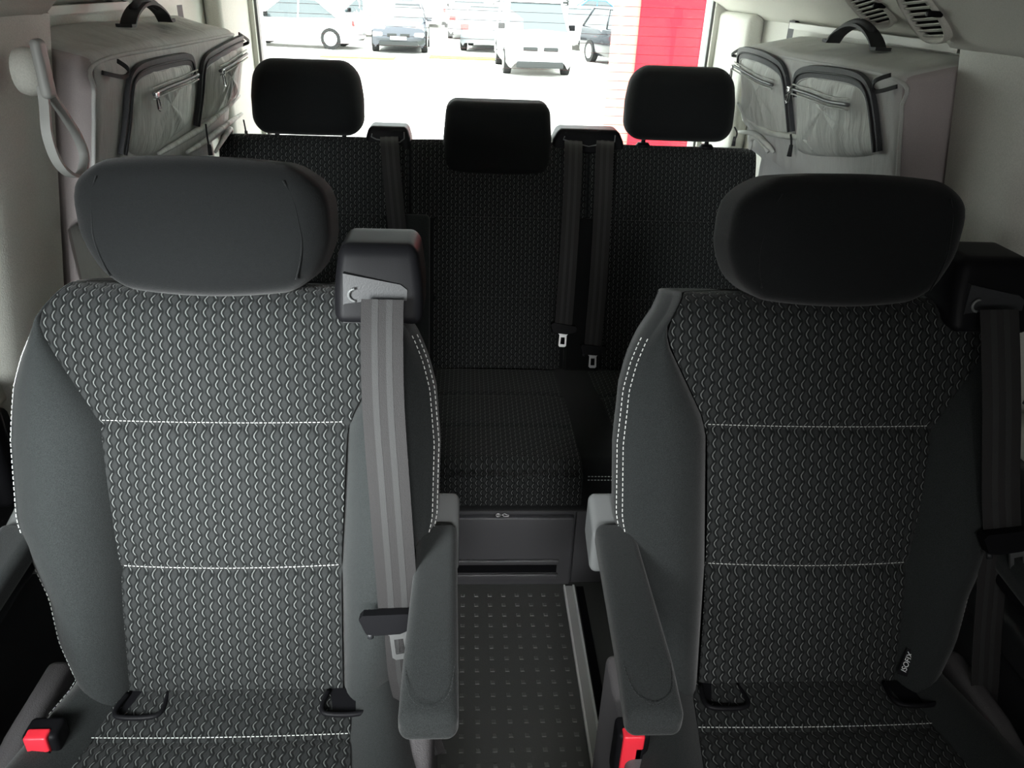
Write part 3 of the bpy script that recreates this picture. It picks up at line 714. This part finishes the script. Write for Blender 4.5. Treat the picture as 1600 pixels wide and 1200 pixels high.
# ================================================================== WINDOW BAGS
def bag(sg, label, Yn, Yf, px):
    """px: dict of photo outlines on the inner face"""
    Xi = sg*.62; Xo = sg*.785
    B = thing('window_bag', label, 'bag', (sg*.70, (Yn+Yf)/2, .70), 'window bags')
    zt_n, zt_f = px['ztn'], px['ztf']; zb = .70
    def f(p, q):
        t = (p.y-Yn)/(Yf-Yn); zt = zt_n + (zt_f-zt_n)*t
        z = zb + (p.z-zb)*(zt-zb)/.5
        inn = 1-abs(q.x*sg*-.5+.5) if False else 0
        if q.z > .5: z += px['rise']*(abs(p.x)-.62)/.165 + .006*math.sin(p.y*17)*(1-abs(q.x))
        x = p.x + sg*.22*(1.18-z); x = sg*min(max(abs(x), .722*min(1, max(0, (.97-z)/.04))), .795)
        return V3((x, p.y, z))
    a, b = sorted((Xi, Xo))
    mb = MB().rbox((a, Yn, zb), (b, Yf, zb+.5), .028, 5, f, 14)
    # body faces split: near end cloth is mauve
    endf = [];
    inner = []
    for fc in mb.f:
        c = sum((mb.v[i] for i in fc), V3())/len(fc); (endf if c.y < Yn+.012 else inner).append(fc)
    obj('bag_body', mb.v, inner, 'bag', B); e = obj('bag_end', mb.v, endf, 'bagside', B, label='mauve-grey end panel')
    def prune(o):
        bm = bmesh.new(); bm.from_mesh(o.data); bmesh.ops.delete(bm, geom=[v for v in bm.verts if not v.link_faces], context='VERTS'); bm.to_mesh(o.data); bm.free()
    for o in B.children: prune(o)
    n_ = V3((-sg, 0, -.22)).normalized()
    PN = V3((-sg, 0, -.22)).normalized()
    def on(q, d=.0): return aP(q[0], q[1], (Xi, 0, 1.18), PN) + PN*(d+.002)
    # piping along the front top edge and near edge
    zl = zt_n - .012
    def LN(p): return V3((p[0] + sg*.22*(1.18-p[2]), p[1], p[2]))
    pip = [LN((Xi+sg*.004, Yn+.006, zb+.20)), LN((Xi+sg*.004, Yn+.006, zl-.10)), LN((Xi+sg*.005, Yn+.008, zl-.04)), LN((Xi+sg*.007, Yn+.03, zl+.002)), V3((Xi+sg*.008, (Yn+Yf)/2, (zt_n+zt_f)/2-.008)), V3((Xi+sg*.008, Yf-.03, zt_f-.008))]
    MB().tube(catmull(pip, 6), .0035, 6).build('piping', 'bag', B)
    # carry handle: flattened arch on the top
    h0, h1 = px['handle']; hz = px['hz']; hx = sg*.70; hz = max(v.z for v in mb.v if abs(v.x-hx) < .04 and h0 < v.y < h1) - .001
    def hp(t, r): return V3((hx, h0 + (h1-h0)*t, hz + r*math.sin(PI*t)**.7))
    P = [hp(i/16, .036) for i in range(17)]; P = [V3((hx, h0-.02, hz+.001))] + P + [V3((hx, h1+.02, hz+.001))]
    H = MB().strip(P, V3((1, 0, 0)), .030, .006, [V3((0, 0, 1))]*2 + [V3((0, -math.cos(PI*t/14), math.sin(PI*t/14)+.01)) for t in range(15)] + [V3((0, 0, 1))]*2).build('carry_handle', 'webdark', B, sharp=50)
    MB().tube([p + V3((0, 0, .004)) for p in P[4:-4]], .008, 8).build('handle_padding', 'webdark', H)
    # corner webbing loops
    for lp in px['loops']:
        q = [on(p, d) for p, d in lp]
        MB().strip(catmull(q, 5), [V3((0, .55, 1)).normalized()]*(len(lp)*5-4), .007, .003, [n_]*(len(lp)*5-4)).build('corner_loop', 'webdark', B, smooth=False)
    # pockets: puffed panels with zip tapes
    for pk in px['pockets']:
        out = catmull([on(p) for p in pk['out']], 5, True); cc = sum(out, V3())/len(out)
        rows = []
        for r_, d in ((0, .016), (.3, .0158), (.55, .0145), (.75, .0115), (.88, .007), (.96, .003), (1, -.002)):
            rows.append([cc.lerp(p, r_) + n_*(d + .003*math.sin(p.y*60)*(r_*(1-r_)*4)) for p in out + [out[0]]])
        vs, fs, _ = grid(rows); P_ = obj('pocket', vs, fs, 'bagpocket', B)
        ed = catmull([on(p, .004) for p in pk['zip']], 6)
        tn = [(ed[min(i+1, len(ed)-1)] - ed[max(0, i-1)]).normalized() for i in range(len(ed))]
        sd = [t.cross(n_) for t in tn]
        MB().strip(ed, sd, pk['zw'], .008, n_).build('zip_tape', 'zip', P_, sharp=40)
        MB().tube([p + n_*.005 for p in ed], .0022, 6).build('zip_teeth', 'webdark', P_)
        MB().tube([p + n_*.002 + s_*pk['zw']*.55 for p, s_ in zip(ed, sd)], .0022, 6).build('pocket_piping', 'bag', P_)
        # small top zip with pull
        zz = catmull([on(p, .020) for p in pk['tzip']], 5)
        MB().tube(zz, .0034, 6).build('small_zip', 'cap', P_)
        for dz in (-.009, .009): MB().tube([p + V3((0, 0, dz)) for p in zz], .0016, 5).build('zip_hem', 'bagpocket', P_)
        q = on(pk['pull'][0], .023); q2 = on(pk['pull'][1], .023)
        mb = MB().rbox(tuple(q - V3((.004, .006, .006))), tuple(q + V3((.004, .006, .006))), .002, 2); s1 = mb.build('zip_slider', 'chrome', P_)
        L_ = (q2-q); wv = V3((0, .007, 0))
        MB().tube([q, q + L_*.25 + wv*.8, q + L_*.85 + wv, q2, q + L_*.85 - wv, q + L_*.25 - wv*.8], .0018, 6, True).build('zip_pull', 'chrome', P_)
    for cdp in px['cords']:
        q = [on(p, .022) for p in cdp]; o = MB().tube(catmull(q, 5), .0022, 6).build('cord_pull', 'webdark', B)
        MB().tube([q[-1]+V3((0,0,.012)), q[-1]-V3((0,0,.012))], [.004, .0055], 8).build('cord_toggle', 'webdark', o)
    for fd in px['folds']:
        q = catmull([on(p, .008) for p in fd], 6); MB().tube(q, [.004 + .003*math.sin(PI*i/(len(q)-1)) for i in range(len(q))], 6).build('gathered_hem', 'bagpocket', B)
    return B
bag(-1, 'grey window bag on the left wall above the hanging strap loop', 1.285, 2.10, dict(ztn=1.178, ztf=1.172, rise=.035, handle=(1.63, 1.83), hz=1.203,
    loops=[[((182, 95), .0), ((184, 104), .014), ((178, 116), .014), ((158, 113), .0)], [((372, 52), .0), ((380, 62), .012), ((378, 70), .0)]],
    pockets=[dict(out=[(200, 236), (203, 180), (207, 130), (216, 108), (250, 98), (285, 92), (296, 103), (297, 150), (293, 190), (262, 218), (236, 240)],
                  zip=[(186, 240), (193, 190), (197, 140), (203, 118), (222, 104), (262, 94), (288, 91), (295, 102), (296, 120)], zw=.022,
                  tzip=[(220, 142), (245, 131), (270, 122), (292, 112)], pull=((222, 143), (228, 168))),
             dict(out=[(314, 186), (318, 140), (322, 100), (336, 84), (360, 71), (374, 66), (377, 85), (374, 120), (369, 150), (345, 172)],
                  zip=[(303, 196), (309, 150), (312, 110), (318, 93), (338, 80), (360, 68), (374, 62)], zw=.026,
                  tzip=[(328, 107), (345, 98), (360, 88), (372, 80)], pull=((330, 108), (335, 130)))],
    cords=[[(304, 190), (307, 212), (311, 230)], [(366, 184), (369, 198), (371, 208)]],
    folds=[[(240, 238), (280, 215), (320, 190), (368, 148)], [(285, 236), (312, 220), (345, 195), (372, 176)], [(330, 236), (345, 212), (354, 200), (356, 212)]]))
bag(1, 'grey window bag on the right wall below the ceiling vents', 1.255, 2.06, dict(ztn=1.195, ztf=1.182, rise=.032, handle=(1.52, 1.72), hz=1.213,
    loops=[[((1393, 117), .0), ((1382, 124), .014), ((1383, 140), .014), ((1403, 135), .0)], [((1158, 76), .0), ((1152, 84), .012), ((1158, 88), .0)]],
    pockets=[dict(out=[(1249, 236), (1248, 190), (1247, 140), (1252, 122), (1270, 113), (1310, 119), (1348, 128), (1362, 150), (1366, 190), (1372, 238), (1310, 245)],
                  zip=[(1249, 150), (1250, 122), (1268, 111), (1310, 114), (1345, 122), (1362, 140), (1370, 175), (1376, 236)], zw=.022,
                  tzip=[(1254, 136), (1285, 145), (1312, 155), (1345, 160)], pull=((1252, 136), (1247, 158))),
             dict(out=[(1162, 190), (1160, 140), (1158, 100), (1164, 84), (1190, 90), (1215, 104), (1226, 120), (1230, 160), (1234, 205), (1200, 212)],
                  zip=[(1159, 100), (1163, 82), (1190, 86), (1215, 98), (1229, 114), (1235, 150), (1240, 205)], zw=.026,
                  tzip=[(1160, 100), (1180, 111), (1200, 122), (1222, 130)], pull=((1159, 102), (1156, 124)))],
    cords=[[(1253, 206), (1254, 220), (1252, 232)], [(1157, 132), (1156, 150), (1151, 170)], [(1162, 196), (1166, 206), (1161, 218)]],
    folds=[[(1160, 160), (1175, 185), (1210, 206), (1260, 215), (1278, 232)], [(1160, 205), (1185, 208), (1205, 225), (1215, 236)], [(1178, 232), (1180, 216), (1190, 215), (1206, 236)]]))

# ================================================================== hanging strap on the left pillar
kc = aX(47, 112, -.645)
hs = thing('strap_loop', 'pale grey strap loop hanging from a round knob on the left pillar', 'strap', (kc.x, kc.y, kc.z))
ring = []
prof = [(.0, .031), (.010, .034), (.022, .031), (.030, .022), (.034, .010), (.035, .0005)]
rows = [[kc + V3((-.022+a, r_*.86*math.cos(2*PI*k/28), r_*.92*math.sin(2*PI*k/28))) for k in range(29)] for a, r_ in prof]
vs, fs, _ = grid([[p + V3((.010, 0, 0)) for p in r] for r in rows]); obj('knob', vs, fs, 'trim', hs)
t0 = aX(66, 97, -.612)
MB().rbox((t0.x-.008, t0.y-.012, t0.z-.045), (t0.x+.006, t0.y+.012, t0.z+.028), .007, 4).build('strap_clasp', 'strap', hs)
lp = [aX(a, b, -.626) for a, b in ((66, 135), (70, 165), (74, 210), (88, 250), (108, 272), (126, 272), (132, 245), (122, 215), (104, 185), (84, 155), (70, 133))]
P = catmull(lp, 6)
cen_ = aX(100, 215, -.626)
nr_ = []
for i in range(len(P)):
    t = (P[min(i+1, len(P)-1)] - P[max(0, i-1)]).normalized(); nr_.append(t.cross(V3((1, 0, 0))).normalized())
MB().strip(P, V3((1, 0, 0)), .013, .005, nr_).build('strap', 'strap', hs, sharp=50)

# ================================================================== ceiling vents
def vent(px, py, wx, ly, label):
    hit, n_, _, _ = CEIL.ray_cast(CAM, ray(px, py).normalized())
    if n_.z > 0: n_ = -n_
    n_ = (n_ + (CAM-hit).normalized()*.30).normalized()
    v = V3((0, 1, 0)); v = (v - n_*v.dot(n_)).normalized(); u = v.cross(n_)
    c = hit + n_*.014
    def L(p, q, r=0): return c + u*p + v*q + n_*r
    Vt = thing('ceiling_vent', label, 'vent', c, 'ceiling vents')
    out = [(wx*math.copysign(abs(math.cos(t))**.6, math.cos(t)), ly*math.copysign(abs(math.sin(t))**.75, math.sin(t))) for t in [2*PI*i/40 for i in range(40)]]
    rows = [[L(p*k, q*k, h) for p, q in out + [out[0]]] for k, h in ((1.22, -.05), (1.08, -.004), (1.02, .0), (.94, -.002), (.90, -.008))]
    vs, fs, _ = grid(rows); obj('vent_rim', vs, fs, 'liner', Vt)
    MB().prism([L(p*.92, q*.92, -.012) for p, q in out], n_*.002).build('vent_well', 'black', Vt, smooth=False)
    for i in range(9):
        p = -wx*.80 + wx*1.6*i/8; hw = ly*.86*math.sqrt(max(.05, 1-(p/wx)**4))
        MB().strip([L(p, -hw, -.004), L(p, hw, -.004)], u + n_*.5, wx*1.6/8*.62, .0016, n_ - u*.5).build('louvre', 'trim', Vt, smooth=False)
    MB().rbox(tuple(L(0, -ly*1.0) - V3((.012, .005, .004))), tuple(L(0, -ly*1.0) + V3((.012, .005, .005))), .003, 2).build('vent_wheel', 'black', Vt)
vent(1448, 14, .052, .036, 'larger louvred air vent in the right ceiling duct')
vent(1362, 5, .052, .036, 'louvred air vent further back in the right ceiling duct')
vent(178, 2, .052, .036, 'louvred air vent at the left above the window bag')

# ================================================================== OUTSIDE
GZ = -.90
MB().box((-60, 2.9, GZ-.2), (60, 90, GZ)).build('ground', 'asphalt', kind='structure', smooth=False)
def car(px, py, rot, paint, label, L=4.3, W=1.78, Hh=1.48, hood=.95, kind='sedan', face='front', depth=None):
    base = aZ(px, py, GZ); T = Matrix.Translation(base) @ Matrix.Rotation(rot, 4, 'Z')
    K = thing('parked_car', label, 'car', base, 'cars in the lot')
    # local: x across, y along (front at -y), z up
    hw = W/2
    if kind == 'van': st = [(-L/2, .35, .75, .80), (-L/2+.12, .2, .98, .95), (-L/2+.75, .2, 1.08, 1), (0, .2, 1.10, 1), (L/2-.1, .2, 1.10, 1), (L/2, .3, 1.0, .95)]; cab = [(-L/2+.70, 1.07, .92), (-L/2+1.45, Hh, .80), (L/2-.35, Hh, .80), (L/2-.02, 1.07, .90)]
    elif kind == 'suv': st = [(-L/2, .35, .78, .80), (-L/2+.12, .22, .95, .95), (-L/2+.95, .22, 1.05, 1), (0, .22, 1.06, 1), (L/2-.1, .22, 1.06, 1), (L/2, .3, .95, .93)]; cab = [(-L/2+1.0, 1.04, .93), (-L/2+1.75, Hh, .76), (L/2-.55, Hh, .76), (L/2-.08, 1.03, .88)]
    else: st = [(-L/2, .3, .62, .78), (-L/2+.12, .18, .76, .94), (-L/2+1.1, .18, .92, 1), (0, .18, .94, 1), (L/2-.7, .18, .97, 1), (L/2-.1, .2, .94, .95), (L/2, .3, .80, .85)]; cab = [(-L/2+1.1, .91, .90), (-L/2+1.85, Hh, .70), (L/2-1.3, Hh, .70), (L/2-.55, .95, .86)]
    rows = []
    for y, z0, z1, k in st:
        w_ = hw*k; m_ = (z0+z1)/2
        rows.append([T @ V3(p) for p in ((-w_*.9, y, z0), (-w_, y, z0+.12), (-w_*1.0, y, m_+.05), (-w_*.97, y, z1-.06), (-w_*.88, y, z1), (0, y, z1+.04), (w_*.88, y, z1), (w_*.97, y, z1-.06), (w_, y, m_+.05), (w_, y, z0+.12), (w_*.9, y, z0))])
    vs, fs, _ = grid(rows); n_ = 11; fs = fs + [tuple(range(n_))[::-1], tuple((len(rows)-1)*n_+k for k in range(n_))]
    obj('car_body', vs, fs, paint, K, sharp=40)
    rows = [[T @ V3(p) for p in ((-hw*k, y, z), (hw*k, y, z))] for y, z, k in cab]
    # glasshouse
    q = [[T @ V3((s_*hw*(.93), cab[0][0], cab[0][1])), T @ V3((s_*hw*cab[1][2], cab[1][0], Hh-.03)), T @ V3((s_*hw*cab[2][2], cab[2][0], Hh-.03)), T @ V3((s_*hw*.91, cab[3][0], cab[3][1]))] for s_ in (-1, 1)]
    g = MB().add(q[0]+q[1], [(0,1,2,3), (7,6,5,4), (0,4,5,1), (2,6,7,3)]).build('car_window', 'carglass', K, smooth=False)
    w1 = hw*cab[1][2]
    MB().rbox((-w1-.02, cab[1][0]-.05, Hh-.05), (w1+.02, cab[2][0]+.05, Hh+.01), .025, 2, lambda p, s_: T @ p).build('roof', paint, K)
    for s_ in (0, 1):
        for i, j in ((0, 1), (3, 2)): MB().tube([q[s_][i], q[s_][j]], .035, 6).build('roof_pillar', paint, K)
        a, b = q[s_][0].lerp(q[s_][3], .5), q[s_][1].lerp(q[s_][2], .5); MB().tube([a, b], .03, 6).build('roof_pillar', paint, K)
    for sx in (-1, 1):
        for yy in (-L/2+.82, L/2-.82):
            c = V3((sx*(hw-.10), yy, .33))
            prof = [(.0, .33), (.19, .33)]
            wh = MB().tube([T @ (c + V3((-.09, 0, 0))), T @ (c + V3((.11 if sx > 0 else .07, 0, 0)))] if sx > 0 else [T @ (c + V3((.09, 0, 0))), T @ (c + V3((-.11, 0, 0)))], .33, 22).build('wheel', 'tyre', K, sharp=40)
            MB().tube([T @ (c + V3((sx*.10, 0, 0))), T @ (c + V3((sx*.118, 0, 0)))], .22, 18).build('wheel_rim', 'rim', wh, sharp=40)
        MB().rbox((sx*hw-.02 if sx > 0 else -hw-.16, cab[0][0]+.25, cab[0][1]+.02), (hw+.16 if sx > 0 else -hw+.02, cab[0][0]+.35, cab[0][1]+.17), .03, 2, lambda p, s_: T @ p).build('side_mirror', paint if paint != 'wcar' else 'black', K)
        zt = st[1][2]-.12
        MB().rbox((min(sx*hw*.55, sx*hw*.92), -L/2-.01, zt-.14), (max(sx*hw*.55, sx*hw*.92), -L/2+.2, zt), .04, 2, lambda p, s_: T @ p).build('head_light', 'lamp', K)
        MB().rbox((min(sx*hw*.62, sx*hw*.93), L/2-.12, .72), (max(sx*hw*.62, sx*hw*.93), L/2+.01, .90), .03, 2, lambda p, s_: T @ p).build('tail_light', 'tail', K)
    for x0, x1 in (((-.36, -.06), (.06, .36)) if kind != 'van' else ((-.46, -.08), (.08, .46))):
        MB().rbox((x0, -L/2-.03, st[0][2]-.12), (x1, -L/2+.05, st[0][2]-.02), .015, 2, lambda p, s_: T @ p).build('grille', 'fence', K)
    MB().rbox((-hw*.7, -L/2-.04, .22), (hw*.7, -L/2+.1, .38), .03, 2, lambda p, s_: T @ p).build('bumper_intake', 'fence', K)
    MB().box((-.26, -L/2-.055, .42), (.26, -L/2-.035, .53), T).build('number_plate', 'white', K, smooth=False); MB().box((-.26, L/2+.0, .62), (.26, L/2+.02, .73), T).build('number_plate', 'white', K, smooth=False)
    return K
PB = PI
car(828, 108, .05, 'wcar', 'white van facing the rear window in the middle of the lot', L=4.2, W=1.78, Hh=1.78, kind='van')
car(629, 76, .02, 'gcar', 'dark-nosed sedan facing the rear window left of centre', L=4.3, W=1.80, Hh=1.45)
car(468, 72, -PI/2-.1, 'wcar', 'white car seen side on at the left edge of the rear window', L=4.3, Hh=1.5)
car(560, 56, -PI/2+.5, 'wcar', 'white car with its nose turned right behind the left headrest', L=4.2, Hh=1.45)
car(990, 104, .32, 'dcar', 'black estate car in front of the red column', L=4.5, Hh=1.6, kind='suv')
car(905, 74, .15, 'wcar', 'white hatchback between the white van and the black estate', L=4.0, Hh=1.45)
car(733, 58, PI, 'scar', 'silver hatchback seen from behind left of the white van', L=4.0, Hh=1.45)
car(672, 40, PI+.1, 'wcar', 'white hatchback with red tail lights behind the dark-nosed sedan', L=4.0, Hh=1.5)
car(764, 76, PI-.1, 'scar', 'pale silver car half hidden behind the white van', L=4.2, Hh=1.45)
car(728, 26, .2, 'scar', 'silver car in the far row above the silver hatchback', L=4.2, Hh=1.45)
car(655, 16, -.5, 'dcar', 'dark car in the far row at the top of the rear window', L=4.2, Hh=1.45)
car(795, 20, .3, 'dcar', 'dark car in the far row behind the white van', L=4.2, Hh=1.45)
car(920, 44, -PI/2, 'bcar', 'blue car in the far row behind the white hatchback', L=4.2, Hh=1.5)
# grass verge, fences, buildings
for x, y, w_, d_, lb in ((750, 92, 3.2, 1.0, 'yellow-green grass verge left of the white van'), (560, 90, 2.2, .8, 'yellow-green grass patch beside the dark-nosed sedan')):
    c = aZ(x, y, GZ); tag(MB().rbox((c.x-w_/2, c.y-d_/2, GZ-.02), (c.x+w_/2, c.y+d_/2, GZ+.04), .02, 2).build('grass_verge', 'grass'), lb, 'grass')
def louvre_fence(x0, x1, y0, y1, Y, label, nv=14):
    a = aY(x0, y0, Y); b = aY(x1, y1, Y); Fn = thing('slatted_fence', label, 'fence', (a.x, Y, b.z)); gz = GZ
    for xx in (a.x, b.x): MB().box((xx-.05, Y-.05, gz), (xx+.05, Y+.05, a.z+.1)).build('post', 'fence', Fn, smooth=False)
    z = b.z; k = 0
    while z < a.z + 2.2 and k < 40:
        MB().box((a.x, Y-.02, z), (b.x, Y+.02, z+.10)).build('slat', 'fence', Fn, smooth=False); z += .155; k += 1
louvre_fence(547, 606, 2, 34, 42, 'dark slatted fence panel at the top left of the rear window')
louvre_fence(846, 886, 2, 26, 46, 'dark slatted fence panel above the white van')
def building(x0, x1, Y, hgt, label, m):
    a = aY(x0, 20, Y); b = aY(x1, 20, Y); K = thing('building', label, 'building', ((a.x+b.x)/2, Y+2, GZ))
    MB().box((a.x, Y, GZ), (b.x, Y+6, GZ+hgt)).build('wall', m, K, smooth=False)
    MB().box((a.x-.2, Y-.2, GZ+hgt), (b.x+.2, Y+6.2, GZ+hgt+.3)).build('roof', 'fence', K, smooth=False)
    n_ = max(2, int((b.x-a.x)/3))
    for i in range(n_):
        cx = a.x + (b.x-a.x)*(i+.5)/n_; f_ = MB().box((cx-.7, Y-.05, GZ+1.2), (cx+.7, Y+.02, GZ+2.6)).build('window', 'carglass', K, smooth=False)
        MB().box((cx-.03, Y-.08, GZ+1.2), (cx+.03, Y-.04, GZ+2.6)).build('mullion', 'wcar', f_, smooth=False)
building(420, 900, 78, 7, 'pale building across the far end of the lot', 'wcar')
# red column near the van
Yc = 6.0
ta = aY(992, 110, Yc); tb = aY(1106, 110, Yc)
rc = thing('red_column', 'tall red painted column seen through the right of the rear window', 'column', ((ta.x+tb.x)/2, Yc, GZ))
MB().box((ta.x, Yc, GZ), (tb.x, Yc+.5, 3.5)).build('column_front', 'redwall', rc, smooth=False)
le = aY(968, 110, Yc)
MB().box((le.x, Yc+.02, GZ), (ta.x, Yc+.5, 3.5)).build('column_side', 'redsun', rc, smooth=False, label='left side of the column with sunlight painted in as pale pink')
tc_ = aY(1140, 110, Yc+.3)
tag(MB().box((tb.x, Yc+.1, GZ), (tc_.x+.6, Yc+.6, 3.5)).build('wall_panel', 'mauve', smooth=False), 'mauve wall panel right of the red column', 'wall')
